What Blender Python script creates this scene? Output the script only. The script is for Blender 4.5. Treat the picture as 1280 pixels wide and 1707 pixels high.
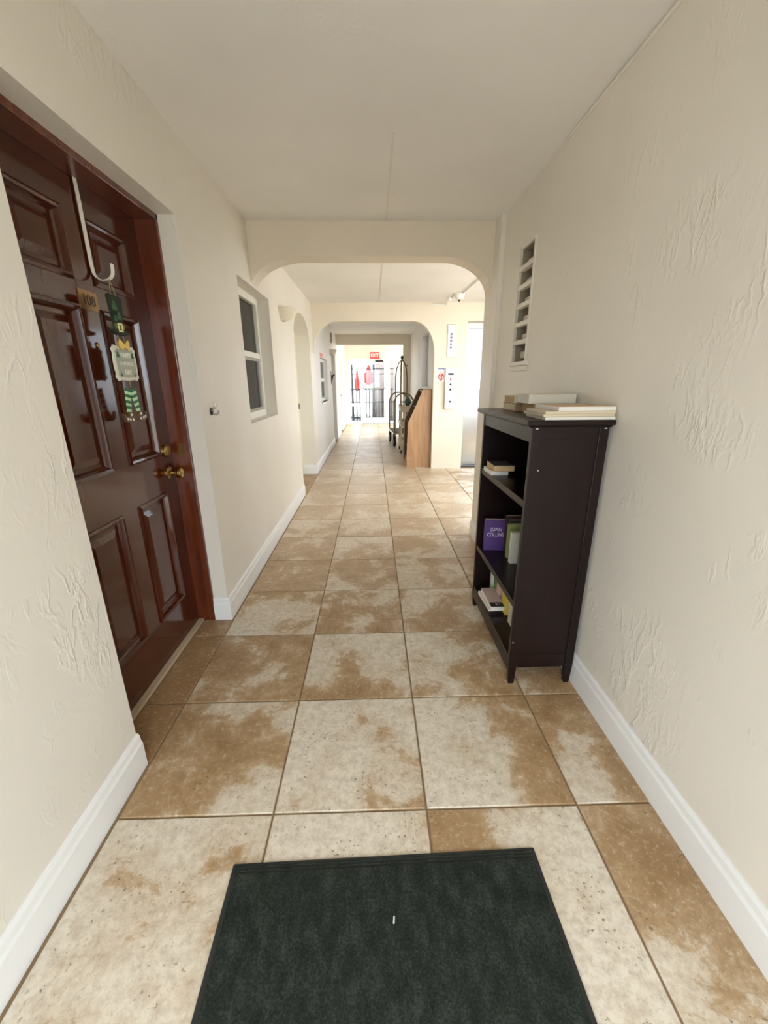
import bpy, bmesh, math, random
from mathutils import Matrix, Vector
random.seed(7)
for o in list(bpy.data.objects): bpy.data.objects.remove(o)
SC = bpy.context.scene
COL = SC.collection
PI = math.pi

# ------------------------------------------------------------------ camera
pitch, yaw, roll, CAMH, FPX = 0.307977, 0.024835, 0.006848, 1.361, 684.92
cy, sy, cp, sp = math.cos(yaw), math.sin(yaw), math.cos(pitch), math.sin(pitch)
fw = Vector((sy*cp, cy*cp, -sp)); rt = Vector((cy, -sy, 0)); dn = fw.cross(rt)
cr, sr = math.cos(roll), math.sin(roll)
r2 = rt*cr + dn*sr; d2 = dn*cr - rt*sr
cam = bpy.data.cameras.new('camera'); camo = bpy.data.objects.new('camera', cam); COL.objects.link(camo)
m = Matrix((r2, -d2, -fw)).transposed().to_4x4(); m.translation = (0, 0, CAMH)
camo.matrix_world = m
cam.sensor_fit = 'HORIZONTAL'; cam.sensor_width = 36; cam.lens = 36*FPX/1280
cam.clip_start = .02; cam.clip_end = 500
SC.camera = camo

# ------------------------------------------------------------------ world, sun, exposure
W = bpy.data.worlds.new('world'); SC.world = W; W.use_nodes = True
bg = W.node_tree.nodes['Background']
bg.inputs[0].default_value = (.86, .935, 1.0, 1); bg.inputs[1].default_value = 3.0
sun = bpy.data.lights.new('sun', 'SUN'); suno = bpy.data.objects.new('sun', sun); COL.objects.link(suno)
sun.energy = 5; sun.angle = .02; sun.color = (1, .90, .72)
sd = Vector((-.40, -.10, -.91))
suno.rotation_euler = sd.to_track_quat('-Z', 'Y').to_euler()
SC.view_settings.view_transform = 'Standard'; SC.view_settings.look = 'None'
SC.view_settings.gamma = 1; SC.view_settings.use_curve_mapping = False
SC.view_settings.exposure = 1.62
SC.cycles.use_denoising = True
SC.cycles.max_bounces = 10; SC.cycles.diffuse_bounces = 6; SC.cycles.transparent_max_bounces = 16
def portal(loc, direction, sx, sy_):
    l = bpy.data.lights.new('sky_portal', 'AREA'); l.shape = 'RECTANGLE'; l.size = sx; l.size_y = sy_
    l.cycles.is_portal = True
    o = bpy.data.objects.new('sky_portal', l); COL.objects.link(o); o.location = loc
    o.rotation_euler = Vector(direction).to_track_quat('-Z', 'Y').to_euler()

# ------------------------------------------------------------------ materials
def mat(name, col, rough=.5, metal=0, coat=0, spec=.5, emit=None, es=0):
    M = bpy.data.materials.new(name); M.use_nodes = True
    b = M.node_tree.nodes['Principled BSDF']
    b.inputs['Base Color'].default_value = (*col, 1); b.inputs['Roughness'].default_value = rough
    b.inputs['Metallic'].default_value = metal; b.inputs['Coat Weight'].default_value = coat
    b.inputs['Coat Roughness'].default_value = .08
    b.inputs['Specular IOR Level'].default_value = spec
    if emit: b.inputs['Emission Color'].default_value = (*emit, 1); b.inputs['Emission Strength'].default_value = es
    return M
class N:
    def __init__(s, M): s.t = M.node_tree; s.b = s.t.nodes['Principled BSDF']
    def n(s, typ, **k):
        x = s.t.nodes.new(typ)
        for a, v in k.items(): setattr(x, a, v)
        return x
    def l(s, a, b): s.t.links.new(a, b)
    def coord(s, kind='Object'): return s.n('ShaderNodeTexCoord').outputs[kind]
    def mapping(s, v, scale=(1, 1, 1)):
        m = s.n('ShaderNodeMapping'); m.inputs['Scale'].default_value = scale; s.l(v, m.inputs['Vector']); return m.outputs[0]
    def noise(s, v, scale, detail=4, rough=.5, dist=0):
        x = s.n('ShaderNodeTexNoise'); s.l(v, x.inputs['Vector'])
        x.inputs['Scale'].default_value = scale; x.inputs['Detail'].default_value = detail
        x.inputs['Roughness'].default_value = rough; x.inputs['Distortion'].default_value = dist
        return x.outputs['Fac']
    def math(s, op, a, b=None, clamp=False):
        x = s.n('ShaderNodeMath', operation=op); x.use_clamp = clamp
        for i, v in enumerate((a, b)):
            if v is None: continue
            if isinstance(v, (int, float)): x.inputs[i].default_value = v
            else: s.l(v, x.inputs[i])
        return x.outputs[0]
    def ramp(s, f, stops):
        x = s.n('ShaderNodeValToRGB'); s.l(f, x.inputs[0]); e = x.color_ramp.elements
        while len(e) < len(stops): e.new(.5)
        for q, (p, c) in zip(e, stops):
            q.position = p; q.color = (*c, 1) if len(c) == 3 else c
        return x.outputs['Color']
    def mix(s, f, a, b, mode='MIX'):
        x = s.n('ShaderNodeMix', data_type='RGBA', blend_type=mode)
        if isinstance(f, (int, float)): x.inputs['Factor'].default_value = f
        else: s.l(f, x.inputs['Factor'])
        for i, v in ((6, a), (7, b)):
            if isinstance(v, tuple): x.inputs[i].default_value = (*v, 1)
            else: s.l(v, x.inputs[i])
        return x.outputs[2]
    def bump(s, h, strength=.3, dist=.01):
        x = s.n('ShaderNodeBump'); x.inputs['Strength'].default_value = strength; x.inputs['Distance'].default_value = dist
        s.l(h, x.inputs['Height']); s.l(x.outputs[0], s.b.inputs['Normal'])

def stucco(name, col, rough=.42, k=1.0):
    M = mat(name, col, rough); n = N(M); v = n.coord()
    v2 = n.mapping(v, (1.3, 1.3, .55))
    a = n.noise(v2, 13, 3, .55, .35)
    ridge = n.math('SUBTRACT', 1, n.math('MULTIPLY', n.math('ABSOLUTE', n.math('SUBTRACT', a, .5)), 15), True)
    mask = n.ramp(n.noise(v, 3.1, 3, .6, .6), [(.52, (0, 0, 0)), (.66, (1, 1, 1))])
    fine = n.noise(v, 70, 4, .6)
    soft = n.noise(v, 6, 3, .5)
    h = n.math('ADD', n.math('MULTIPLY', ridge, mask), n.math('ADD', n.math('MULTIPLY', fine, .16), n.math('MULTIPLY', soft, .9)))
    n.bump(h, .42*k, .0045)
    c = n.ramp(n.noise(v, 1.3, 3, .5), [(.3, tuple(x*.95 for x in col)), (.7, tuple(min(1, x*1.03) for x in col))])
    n.l(c, n.b.inputs['Base Color'])
    return M
M_WALL = stucco('painted_stucco', (.81, .772, .697), .40)
M_WALL_SHADE = stucco('stucco_arch_shaded', (.78, .71, .59), .55, .6)  # same paint as the walls, with shade mixed into its tan
M_WALL3 = stucco('painted_stucco_far', (.80, .77, .74), .5, .6)
M_YEL = stucco('painted_stucco_cream', (.86, .84, .74), .5, .5)
M_CEIL = stucco('ceiling_paint', (.87, .86, .835), .6, .35)
M_BASE = mat('white_gloss_trim', (.86, .87, .87), .3)
M_SEAM = mat('ceiling_seam', (.80, .76, .69), .6)

def tile_mat():
    M = mat('travertine_tile', (.6, .5, .4), .36); n = N(M)
    oi = n.n('ShaderNodeObjectInfo'); v = n.coord()
    off = n.n('ShaderNodeVectorMath', operation='ADD'); n.l(v, off.inputs[0])
    sc = n.n('ShaderNodeVectorMath', operation='SCALE'); n.l(oi.outputs['Location'], sc.inputs[0]); sc.inputs['Scale'].default_value = 3.71
    n.l(sc.outputs[0], off.inputs[1]); u = off.outputs[0]
    sep = n.n('ShaderNodeSeparateColor'); n.l(oi.outputs['Color'], sep.inputs[0])
    sx = n.n('ShaderNodeSeparateXYZ'); n.l(v, sx.inputs[0])
    big = n.noise(u, 3.3, 10, .68, .3)
    gx = n.math('MULTIPLY', sx.outputs[0], n.math('SUBTRACT', sep.outputs[1], .5))
    gy = n.math('MULTIPLY', sx.outputs[1], n.math('SUBTRACT', sep.outputs[2], .5))
    f = n.math('ADD', n.math('ADD', big, n.math('SUBTRACT', sep.outputs[0], .5)), n.math('ADD', gx, gy))
    base = n.ramp(f, [(.33, (.33, .195, .085)), (.47, (.455, .305, .165)), (.515, (.55, .41, .265)), (.535, (.68, .585, .45)), (.66, (.78, .71, .595))])
    base = n.mix(oi.outputs['Alpha'], (.62, .505, .37), base)
    blotch = n.noise(u, 30, 8, .78)
    c = n.mix(n.math('MULTIPLY', n.math('SUBTRACT', blotch, .42, True), 1.9, True), base, (.27, .165, .075))
    lt = n.noise(u, 58, 8, .75, .1)
    c = n.mix(n.math('MULTIPLY', n.math('SUBTRACT', lt, .53, True), 2.8, True), c, (.84, .77, .65))
    pits = n.math('MULTIPLY', n.ramp(n.noise(u, 85, 3, .5), [(.625, (0, 0, 0)), (.675, (1, 1, 1))]), n.ramp(n.noise(u, 9, 2, .5), [(.47, (0, 0, 0)), (.60, (1, 1, 1))]))
    c = n.mix(n.math('MULTIPLY', pits, .75), c, (.16, .115, .06))
    n.l(c, n.b.inputs['Base Color'])
    n.bump(n.math('SUBTRACT', n.math('MULTIPLY', blotch, .4), pits), .35, .0025)
    n.l(n.math('ADD', .27, n.math('MULTIPLY', blotch, .25)), n.b.inputs['Roughness'])
    return M
M_TILE = tile_mat()
M_GROUT = mat('grout', (.26, .175, .095), .8)
def wood(name, a, b, rough, scale=(30, 30, 2.2), coat=0):
    M = mat(name, a, rough, coat=coat); n = N(M); v = n.mapping(n.coord(), scale)
    f = n.noise(v, 1.3, 6, .6, .8)
    n.l(n.ramp(f, [(.32, a), (.68, b)]), n.b.inputs['Base Color']); n.bump(f, .015, .002)
    return M
M_DOOR = wood('mahogany_varnish', (.052, .0088, .0025), (.078, .0145, .004), .12, (25, 25, 1.6), .15); M_DOOR.node_tree.nodes['Principled BSDF'].inputs['Specular IOR Level'].default_value = .5
M_JAMB = wood('mahogany_jamb', (.085, .016, .005), (.15, .032, .009), .24, (25, 25, 1.6), .3)
M_ESP = wood('espresso_wood', (.009, .004, .004), (.014, .0062, .0055), .30, (18, 18, 2)); M_ESP.node_tree.nodes['Principled BSDF'].inputs['Specular IOR Level'].default_value = .27
M_OAK = wood('light_oak', (.36, .19, .085), (.52, .31, .16), .45, (14, 14, 1.2))
M_BRASS = mat('brass', (.55, .38, .14), .25, 1)
M_STEEL = mat('brushed_steel', (.50, .52, .54), .27, 1)
M_STEEL2 = mat('steel_plate', (.40, .39, .37), .38, 1)
M_CHAMP = mat('champagne_metal', (.60, .53, .40), .28, 1)
M_WHITE = mat('white_plastic', (.84, .83, .79), .35)
M_VINYL = mat('window_vinyl', (.85, .84, .77), .35)
M_BLACK = mat('black_rubber', (.012, .012, .013), .5)
M_DARK = mat('dark_metal', (.03, .03, .032), .35, .4)
M_IRON = mat('black_iron', (.02, .02, .022), .5)
M_DKROOM = mat('dark_room_backing', (.045, .045, .043), .8)
M_BEIGE = mat('beige_plastic', (.66, .58, .44), .45)
M_SCONCE = mat('plaster_sconce', (.76, .71, .58), .6)
M_DECK = mat('pale_concrete', (.36, .345, .32), .9)
M_RED = mat('red_canvas', (.62, .03, .025), .7)
M_GREYF = mat('grey_steel_frame', (.42, .40, .36), .4, .3)
def glass(name, tint=(1, 1, 1), fac=1.0):
    M = bpy.data.materials.new(name); M.use_nodes = True; t = M.node_tree; t.nodes.clear()
    o = t.nodes.new('ShaderNodeOutputMaterial'); mx = t.nodes.new('ShaderNodeMixShader')
    tr = t.nodes.new('ShaderNodeBsdfTransparent'); tr.inputs[0].default_value = (*tint, 1)
    gl = t.nodes.new('ShaderNodeBsdfGlossy'); gl.inputs['Roughness'].default_value = .02
    fr = t.nodes.new('ShaderNodeFresnel'); fr.inputs[0].default_value = 1.5
    t.links.new(fr.outputs[0], mx.inputs[0]); t.links.new(tr.outputs[0], mx.inputs[1]); t.links.new(gl.outputs[0], mx.inputs[2])
    t.links.new(mx.outputs[0], o.inputs[0]); return M
M_GLASS = glass('clear_glass', (.95, .97, .97)); M_GLASSD = glass('tinted_glass', (.35, .36, .35))

# ------------------------------------------------------------------ mesh helpers
def box(bm, x0, x1, y0, y1, z0, z1, mtx=None):
    vs = [bm.verts.new((x, y, z)) for x in (x0, x1) for y in (y0, y1) for z in (z0, z1)]
    for f in ((0, 1, 3, 2), (4, 6, 7, 5), (0, 4, 5, 1), (2, 3, 7, 6), (0, 2, 6, 4), (1, 5, 7, 3)):
        bm.faces.new([vs[i] for i in f])
    if mtx is not None: bmesh.ops.transform(bm, matrix=mtx, verts=vs)
    return vs
def prism(bm, pts, axis, lo, hi):
    """extrude a 2d contour along axis; pts are the two remaining coordinates in order"""
    def P(p, w):
        return {0: (w, p[0], p[1]), 1: (p[0], w, p[1]), 2: (p[0], p[1], w)}[axis]
    a = [bm.verts.new(P(p, lo)) for p in pts]; b = [bm.verts.new(P(p, hi)) for p in pts]
    k = len(pts); fa = bm.faces.new(a); fb = bm.faces.new(b[::-1])
    for i in range(k): bm.faces.new((a[i], b[i], b[(i+1) % k], a[(i+1) % k]))
    if k > 4:
        fa.normal_update(); fb.normal_update()
        bmesh.ops.triangulate(bm, faces=[fa, fb], ngon_method='EAR_CLIP')
    return a+b
def tube(bm, pts, r, seg=10, closed=False, rx=None):
    pts = [Vector(p) for p in pts]; rings = []; k = len(pts); up = None
    for i, p in enumerate(pts):
        a = pts[i-1] if i else (pts[-1] if closed else None); c = pts[(i+1) % k] if (i < k-1 or closed) else None
        d = ((c - p).normalized() if c is not None else Vector()) + ((p - a).normalized() if a is not None else Vector())
        d.normalize()
        if up is None: up = Vector((0, 0, 1)) if abs(d.z) < .9 else Vector((0, 1, 0))
        s = d.cross(up).normalized(); up = s.cross(d).normalized()
        rr = r[i] if isinstance(r, (list, tuple)) else r
        rings.append([bm.verts.new(p + s*math.cos(2*PI*j/seg)*rr + up*math.sin(2*PI*j/seg)*(rx or rr)) for j in range(seg)])
    for i in range(k if closed else k-1):
        A, B = rings[i], rings[(i+1) % k]
        for j in range(seg): bm.faces.new((A[j], A[(j+1) % seg], B[(j+1) % seg], B[j]))
    if not closed: bm.faces.new(rings[0][::-1]); bm.faces.new(rings[-1])
def lathe(bm, prof, seg=24, mtx=None, a0=0, a1=2*PI):
    full = abs(a1-a0-2*PI) < 1e-6; k = seg if full else seg+1; rings = []; allv = []
    for r, z in prof:
        ring = [bm.verts.new((max(r, 1e-5)*math.cos(a0+(a1-a0)*j/seg), max(r, 1e-5)*math.sin(a0+(a1-a0)*j/seg), z)) for j in range(k)]
        rings.append(ring); allv += ring
    for A, B in zip(rings, rings[1:]):
        for j in range(seg): bm.faces.new((A[j], A[(j+1) % k], B[(j+1) % k], B[j]))
    if mtx is not None: bmesh.ops.transform(bm, matrix=mtx, verts=allv)
    return allv
def rectrings(bm, y0, y1, z0, z1, prof, x):
    """moulded rectangle facing +X: prof = (inset, depth)"""
    R = []
    for i, d in prof:
        R.append([bm.verts.new((x+d, y, z)) for y, z in ((y0+i, z0+i), (y1-i, z0+i), (y1-i, z1-i), (y0+i, z1-i))])
    for A, B in zip(R, R[1:]):
        for j in range(4): bm.faces.new((A[j], A[(j+1) % 4], B[(j+1) % 4], B[j]))
    bm.faces.new(R[-1])
def obj(name, bm, material, parent=None, smooth=False, bevel=0, loc=None):
    bmesh.ops.recalc_face_normals(bm, faces=bm.faces[:])
    me = bpy.data.meshes.new(name); bm.to_mesh(me); bm.free()
    if material: me.materials.append(material)
    if smooth:
        for p in me.polygons: p.use_smooth = True
        try: me.set_sharp_from_angle(angle=math.radians(40))
        except Exception: pass
    o = bpy.data.objects.new(name, me); COL.objects.link(o)
    if parent: o.parent = parent
    if loc: o.location = loc
    if bevel:
        b = o.modifiers.new('bevel', 'BEVEL'); b.width = bevel; b.segments = 2; b.limit_method = 'ANGLE'; b.angle_limit = math.radians(40)
    return o
def tag(o, label, cat, group=None, kind=None):
    o['label'] = label; o['category'] = cat
    if group: o['group'] = group
    if kind: o['kind'] = kind
    return o
def thing(name, label, cat, loc=(0, 0, 0), rz=0, group=None, kind=None):
    o = bpy.data.objects.new(name, None); COL.objects.link(o); o.empty_display_size = .05
    o.location = loc; o.rotation_euler = (0, 0, rz); return tag(o, label, cat, group, kind)
def bx(name, dims, material, parent=None, bevel=0, mtx=None):
    bm = bmesh.new(); box(bm, *dims, mtx=mtx); return obj(name, bm, material, parent, bevel=bevel)
def text(name, s, size, material, parent, mtx, ext=.0006, align='CENTER', bold=0, sx=1):
    c = bpy.data.curves.new(name, 'FONT'); c.body = s; c.size = size; c.align_x = align; c.align_y = 'CENTER'
    c.extrude = ext; c.offset = bold; c.resolution_u = 3
    t = bpy.data.objects.new(name+'_tmp', c); COL.objects.link(t)
    bpy.context.view_layer.update()
    me = bpy.data.meshes.new_from_object(t.evaluated_get(bpy.context.evaluated_depsgraph_get()))
    bpy.data.objects.remove(t)
    me.transform(mtx @ Matrix.Diagonal((sx, 1, 1, 1))); me.name = name
    me.materials.clear(); me.materials.append(material)
    o = bpy.data.objects.new(name, me); COL.objects.link(o); o.parent = parent; return o
# frames for lettering: columns = text right, text up, normal
def frame(right, up, loc):
    r = Vector(right).normalized(); u = Vector(up).normalized(); n = r.cross(u)
    m = Matrix((r, u, n)).transposed().to_4x4(); m.translation = loc; return m

XL, XR, ZC = -.879, .931, 2.445

# ================================================================== SETTING
# --- ground outside
o = bx('ground', (-60, 60, -60, 80, -.30, -.07), M_DECK); tag(o, 'pale concrete ground outside the open sides of the corridor', 'ground', kind='structure')
# --- floor: slab of grout, tiles set proud of it
bm = bmesh.new()
box(bm, -1.12, 1.30, -.72, 14.3, -.12, -.005); box(bm, 1.30, 3.0, 3.3, 7.0, -.12, -.005); box(bm, 1.30, 2.6, 10.9, 14.3, -.12, -.005)
floor = tag(obj('floor', bm, M_GROUT), 'beige and brown stone tile floor running down the corridor', 'floor', kind='structure')
T, TX0, TY0, G = .508, -.348, 1.002, .0035
tile_mesh = {}
def tile(x0, x1, y0, y1, col):
    w, d = round(x1-x0-2*G, 4), round(y1-y0-2*G, 4)
    if (w, d) not in tile_mesh:
        b = bmesh.new(); e = .0025; z1 = 0.; q = []
        for i, z in ((0, -.009), (0, z1-.002), (e, z1)):
            q.append([b.verts.new((sx_*(w/2-i), sy_*(d/2-i), z)) for sx_, sy_ in ((-1, -1), (1, -1), (1, 1), (-1, 1))])
        for A, B in zip(q, q[1:]):
            for j in range(4): b.faces.new((A[j], A[(j+1) % 4], B[(j+1) % 4], B[j]))
        b.faces.new(q[-1]); me = bpy.data.meshes.new('tile'); b.to_mesh(me); b.free(); me.materials.append(M_TILE); tile_mesh[(w, d)] = me
    o = bpy.data.objects.new('tile', tile_mesh[(w, d)]); COL.objects.link(o); o.parent = floor
    o.location = ((x0+x1)/2, (y0+y1)/2, random.uniform(-.0006, .0006)); o.color = col
# tone of single tiles: (lightness, lighter towards +x, lighter towards +y) about .5
TONE = {(-1, -1): (.62, .35, .45), (-1, 0): (.62, .5, .6), (-1, 1): (.57, 1., .35), (-1, 2): (.465, .2, .3),
        (0, -1): (.485, .75, .55), (0, 0): (.62, .2, .6), (0, 1): (.56, .0, .55), (0, 2): (.46, .5, .2),
        (1, -1): (.475, .55, .45), (1, 0): (.55, .5, 1.), (1, 1): (.54, .25, .6), (1, 2): (.42, .5, .5),
        (2, -1): (.55, .5, .3), (2, 0): (.49, .5, .7), (2, 1): (.50, .6, .6), (2, 2): (.5, .5, .5)}
xs = [-.856, -.348, .160, .668, .925]
for r in range(-4, 26):
    y0, y1 = TY0+T*r, TY0+T*(r+1)
    for ci in range(4):
        t = TONE.get((r, ci-1))
        if t is None: t = (.50+random.uniform(-.07, .07), random.uniform(.2, .8), random.uniform(.2, .8)) if r > 0 else (.55, .5, .5)
        col = (*t, 1 if r < 3 else max(.40, .8-.12*(r-3)))  # distant tiles fade towards plain tan, floor glare put into their colour
        x0, x1 = xs[ci], xs[ci+1]
        if ci == 3 and 3.4 < (y0+y1)/2 < 6.7: x1 = 1.176
        tile(x0, x1, y0, y1, col)
    if 3.3 < y0 and y1 < 7.0:
        for x0 in (1.176, 1.684, 2.192): tile(x0, x0+T, y0, y1, (.52+random.uniform(-.06, .06), .5, .5, 1))
for y0, y1 in ((1.21, 1.51), (1.51, 2.018), (2.018, 2.195)): tile(-1.028, -.856, y0, y1, (.36, .5, .5, 1))
for y0, y1 in ((5.07, 5.574), (5.574, 6.082), (6.082, 6.27)): tile(-1.06, -.856, y0, y1, (.42, .5, .5, 1))

# --- left wall with its openings
def ell(cx, cz, rx, rz, a0, a1, k=14): return [(cx+rx*math.cos(a0+(a1-a0)*i/k), cz+rz*math.sin(a0+(a1-a0)*i/k)) for i in range(k+1)]
D0, D1, DZ = 1.205, 2.20, 2.085
WY0, WY1, WZ0, WZ1 = 3.06, 3.92, 1.075, 2.035
O0, O1 = 5.05, 6.28
bm = bmesh.new(); XB = -1.32
prism(bm, [(-.7, -.1), (D0, -.1), (D0, DZ), (D1, DZ), (D1, -.1), (WY0, -.1), (WY0, ZC), (-.7, ZC)], 0, XB, XL)
box(bm, XB, XL, WY0, WY1, -.1, WZ0); box(bm, XB, XL, WY0, WY1, WZ1, ZC); box(bm, XB, XB+.05, WY0, WY1, WZ0, WZ1)
arc = ell((O0+O1)/2, 1.88, (O1-O0)/2, .29, PI, 0, 20)
prism(bm, [(WY1, -.1), (O0, -.1)] + arc + [(O1, -.1), (6.72, -.1), (6.72, ZC), (WY1, ZC)], 0, XB, XL)
bw = tag(obj('wall_left', bm, M_WALL), 'cream stucco wall holding the brown door and the small window', 'wall', kind='structure')
bm = bmesh.new()
prism(bm, [(6.72, -.1), (7.42, -.1), (7.42, ZC), (6.72, ZC)], 0, XB, XL)
box(bm, XB, XL, 7.42, 8.52, -.1, 1.01); box(bm, XB, XL, 7.42, 8.52, 1.76, ZC); box(bm, XB, XB+.05, 7.42, 8.52, 1.01, 1.76)
prism(bm, [(8.52, -.1), (9.45, -.1), (9.45, 2.02), (10.35, 2.02), (10.35, -.1), (10.8, -.1), (10.8, ZC), (8.52, ZC)], 0, XB, XL)
tag(obj('wall_left', bm, M_WALL3), 'pale grey stucco wall beyond the second arch', 'wall', kind='structure')
bm = bmesh.new(); prism(bm, [(10.8, -.1), (11.5, -.1), (11.5, 2.03), (12.4, 2.03), (12.4, -.1), (14.3, -.1), (14.3, ZC), (10.8, ZC)], 0, XB, XL)
tag(obj('wall_left', bm, M_YEL), 'bright cream wall beside the glass end door', 'wall', kind='structure')
# --- right wall with the vertical niche
NY0, NY1, NZ0, NZ1 = 2.645, 2.88, 1.475, 2.128
bm = bmesh.new(); XRB = 1.27
box(bm, XR, XRB, -.7, NY0, -.1, ZC); box(bm, XR, XRB, NY1, 3.25, -.1, ZC)
box(bm, XR, XRB, NY0, NY1, -.1, NZ0); box(bm, XR, XRB, NY0, NY1, NZ1, ZC); 
box(bm, .898, XRB, 3.25, 3.58, -.1, ZC)
tag(obj('wall_right', bm, M_WALL), 'cream stucco wall behind the bookcase with knockdown texture', 'wall', kind='structure')
bm = bmesh.new()
RX = .95
box(bm, RX, 1.25, 6.70, 7.36, -.1, ZC); box(bm, RX, 1.25, 8.26, 10.8, -.1, ZC); box(bm, RX, 1.25, 7.36, 8.26, -.1, 1.26); box(bm, RX, 1.25, 7.36, 8.26, 2.16, ZC)
tag(obj('wall_right', bm, M_WALL3), 'pale stucco wall beyond the second arch on the cart side', 'wall', kind='structure')
# --- arches
bm = bmesh.new()
c = [(XL, ZC)] + ell(-.500, 1.975, .40, .25, PI-math.acos(.379/.40), PI/2) + ell(.535, 1.975, .363, .25, PI/2, 0) + [(.96, 1.975), (.96, ZC)]
prism(bm, c, 1, 3.40, 3.58)
tag(obj('wall_arch', bm, M_WALL_SHADE), 'shade-tinted arched header nearest the bookcase with rounded corners', 'arch', kind='structure')
bm = bmesh.new()
c = [(XL-.03, ZC), (XL-.03, 1.77)] + ell(-.535, 1.77, .335, .43, PI, PI/2) + ell(.61, 1.77, .325, .43, PI/2, 0) + \
    [(.935, -.1), (1.42, -.1), (1.42, 2.20), (2.52, 2.20), (2.52, -.1), (3.0, -.1), (3.0, ZC)]
prism(bm, c, 1, 6.58, 6.72)
box(bm, 1.42-.3, 1.42, 6.72, 6.86, -.1, ZC); box(bm, 2.52, 3.0, 6.72, 6.86, -.1, ZC); box(bm, 1.42, 2.52, 6.72, 6.86, 2.20, ZC); box(bm, 1.12, 3.0, 6.86, 6.9, -.1, ZC)
tag(obj('wall_arch', bm, M_WALL_SHADE), 'stucco wall with rounded archway and elevator recess beside it', 'arch', kind='structure')
bm = bmesh.new(); prism(bm, [(XL-.03, ZC), (XL-.03, 2.215), (.77, 2.215), (.77, -.1), (1.25, -.1), (1.25, ZC)], 1, 10.8, 10.98)
tag(obj('wall_beam', bm, M_WALL_SHADE), 'tan square header and pier before the glass end door', 'beam', kind='structure')
bm = bmesh.new(); box(bm, 2.92, 3.0, 4.25, 5.8, -.1, .88); box(bm, 2.9, 3.02, 5.8, 6.58, -.1, ZC); box(bm, 2.9, 3.02, 3.28, 4.25, -.1, ZC); box(bm, 1.27, 2.9, 3.30, 3.40, -.1, .88); box(bm, 2.90, 3.02, 4.25, 5.8, .88, .93); box(bm, 1.27, 2.90, 3.28, 3.42, .88, .93)  # full-height pieces are unseen, added to cut and steer the lobby light
tag(obj('wall_parapet_baffles', bm, M_WALL), 'low stucco parapet with added unseen light-blocking walls on the open side of the elevator lobby', 'parapet', kind='structure')
bm = bmesh.new(); box(bm, -1.32, -.43, -.82, -.7, -.1, ZC); box(bm, .49, 1.27, -.82, -.7, -.1, ZC); box(bm, -.43, .49, -.82, -.7, 2.08, ZC)  # unseen end wall, added to narrow the daylight from behind the camera
tag(obj('wall_front_baffle', bm, M_WALL), 'unseen end wall added to narrow the daylight, with the open entry behind the doormat', 'wall', kind='structure')
# --- ceiling
bm = bmesh.new(); prism(bm, [(-1.32, -.72), (1.27, -.72), (1.27, 3.40), (3.0, 3.40), (3.0, 7.0), (1.30, 7.0), (1.30, 10.9), (2.6, 10.9), (2.6, 14.3), (-1.32, 14.3)], 2, ZC, ZC+.2)
ceil = tag(obj('ceiling', bm, M_CEIL), 'plain off-white plaster ceiling along the corridor', 'ceiling', kind='structure')
bx('seam', (.108, .119, 2.30, 3.40, ZC-.003, ZC+.01), M_SEAM, ceil); bx('seam', (.112, .122, 3.58, 6.58, ZC-.003, ZC+.01), M_SEAM, ceil)
bm = bmesh.new(); tube(bm, [(.929, 1.45, 2.428), (.929, 1.9, 2.432), (.9295, 2.35, 2.437)], .007, 8)
tag(obj('trim_1', bm, M_WALL, smooth=True), 'thin plaster bead under the ceiling above the cream wall', 'trim', kind='structure')
# --- baseboards
def baseboard(name, label, path, h=.142, t=.015):
    """path in xy; the board lies to the right of the travel direction"""
    prof = [(0, -.004), (t, -.004), (t, h*.70), (t*.72, h*.78), (t*.62, h*.92), (t*.25, h), (0, h)]
    bm = bmesh.new(); rings = []; k = len(path); P = [Vector(p) for p in path]
    for i, p in enumerate(P):
        d0 = (P[i]-P[i-1]).normalized() if i else None; d1 = (P[i+1]-P[i]).normalized() if i < k-1 else None
        n0 = Vector((d0.y, -d0.x)) if d0 else None; n1 = Vector((d1.y, -d1.x)) if d1 else None
        if n0 and n1: nn = (n0+n1); nn = nn/ (1+n0.dot(n1))
        else: nn = n0 or n1
        rings.append([bm.verts.new((p.x+nn.x*a, p.y+nn.y*a, z)) for a, z in prof])
    for A, B in zip(rings, rings[1:]):
        for j in range(len(prof)-1): bm.faces.new((A[j], A[j+1], B[j+1], B[j]))
    bm.faces.new(rings[0]); bm.faces.new(rings[-1][::-1])
    tag(obj(name, bm, M_BASE), label, 'baseboard', kind='structure')
baseboard('baseboard_left', 'white baseboard in the corner before the brown door', [(XL, -.7), (XL, D0+.004)])
baseboard('baseboard_left', 'white baseboard from the brown door past the small window', [(-.965, D1), (XL, D1), (XL, O0)])
baseboard('baseboard_left', 'white baseboard wrapping the far side of the alcove', [(-1.07, O1), (XL, O1), (XL, 9.45)])
baseboard('baseboard_left', 'white baseboard beside the glass end door', [(-1.05, 10.35), (XL, 10.35), (XL, 11.5)])
baseboard('baseboard_right', 'white baseboard below the cream wall behind the bookcase', [(.898, 3.58), (.898, 3.25), (XR, 3.25), (XR, -.7)])
baseboard('baseboard_right', 'white baseboard on the pier between archway and elevator', [(1.42, 6.70), (1.42, 6.58), (.935, 6.58), (.935, 6.60)])

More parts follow.
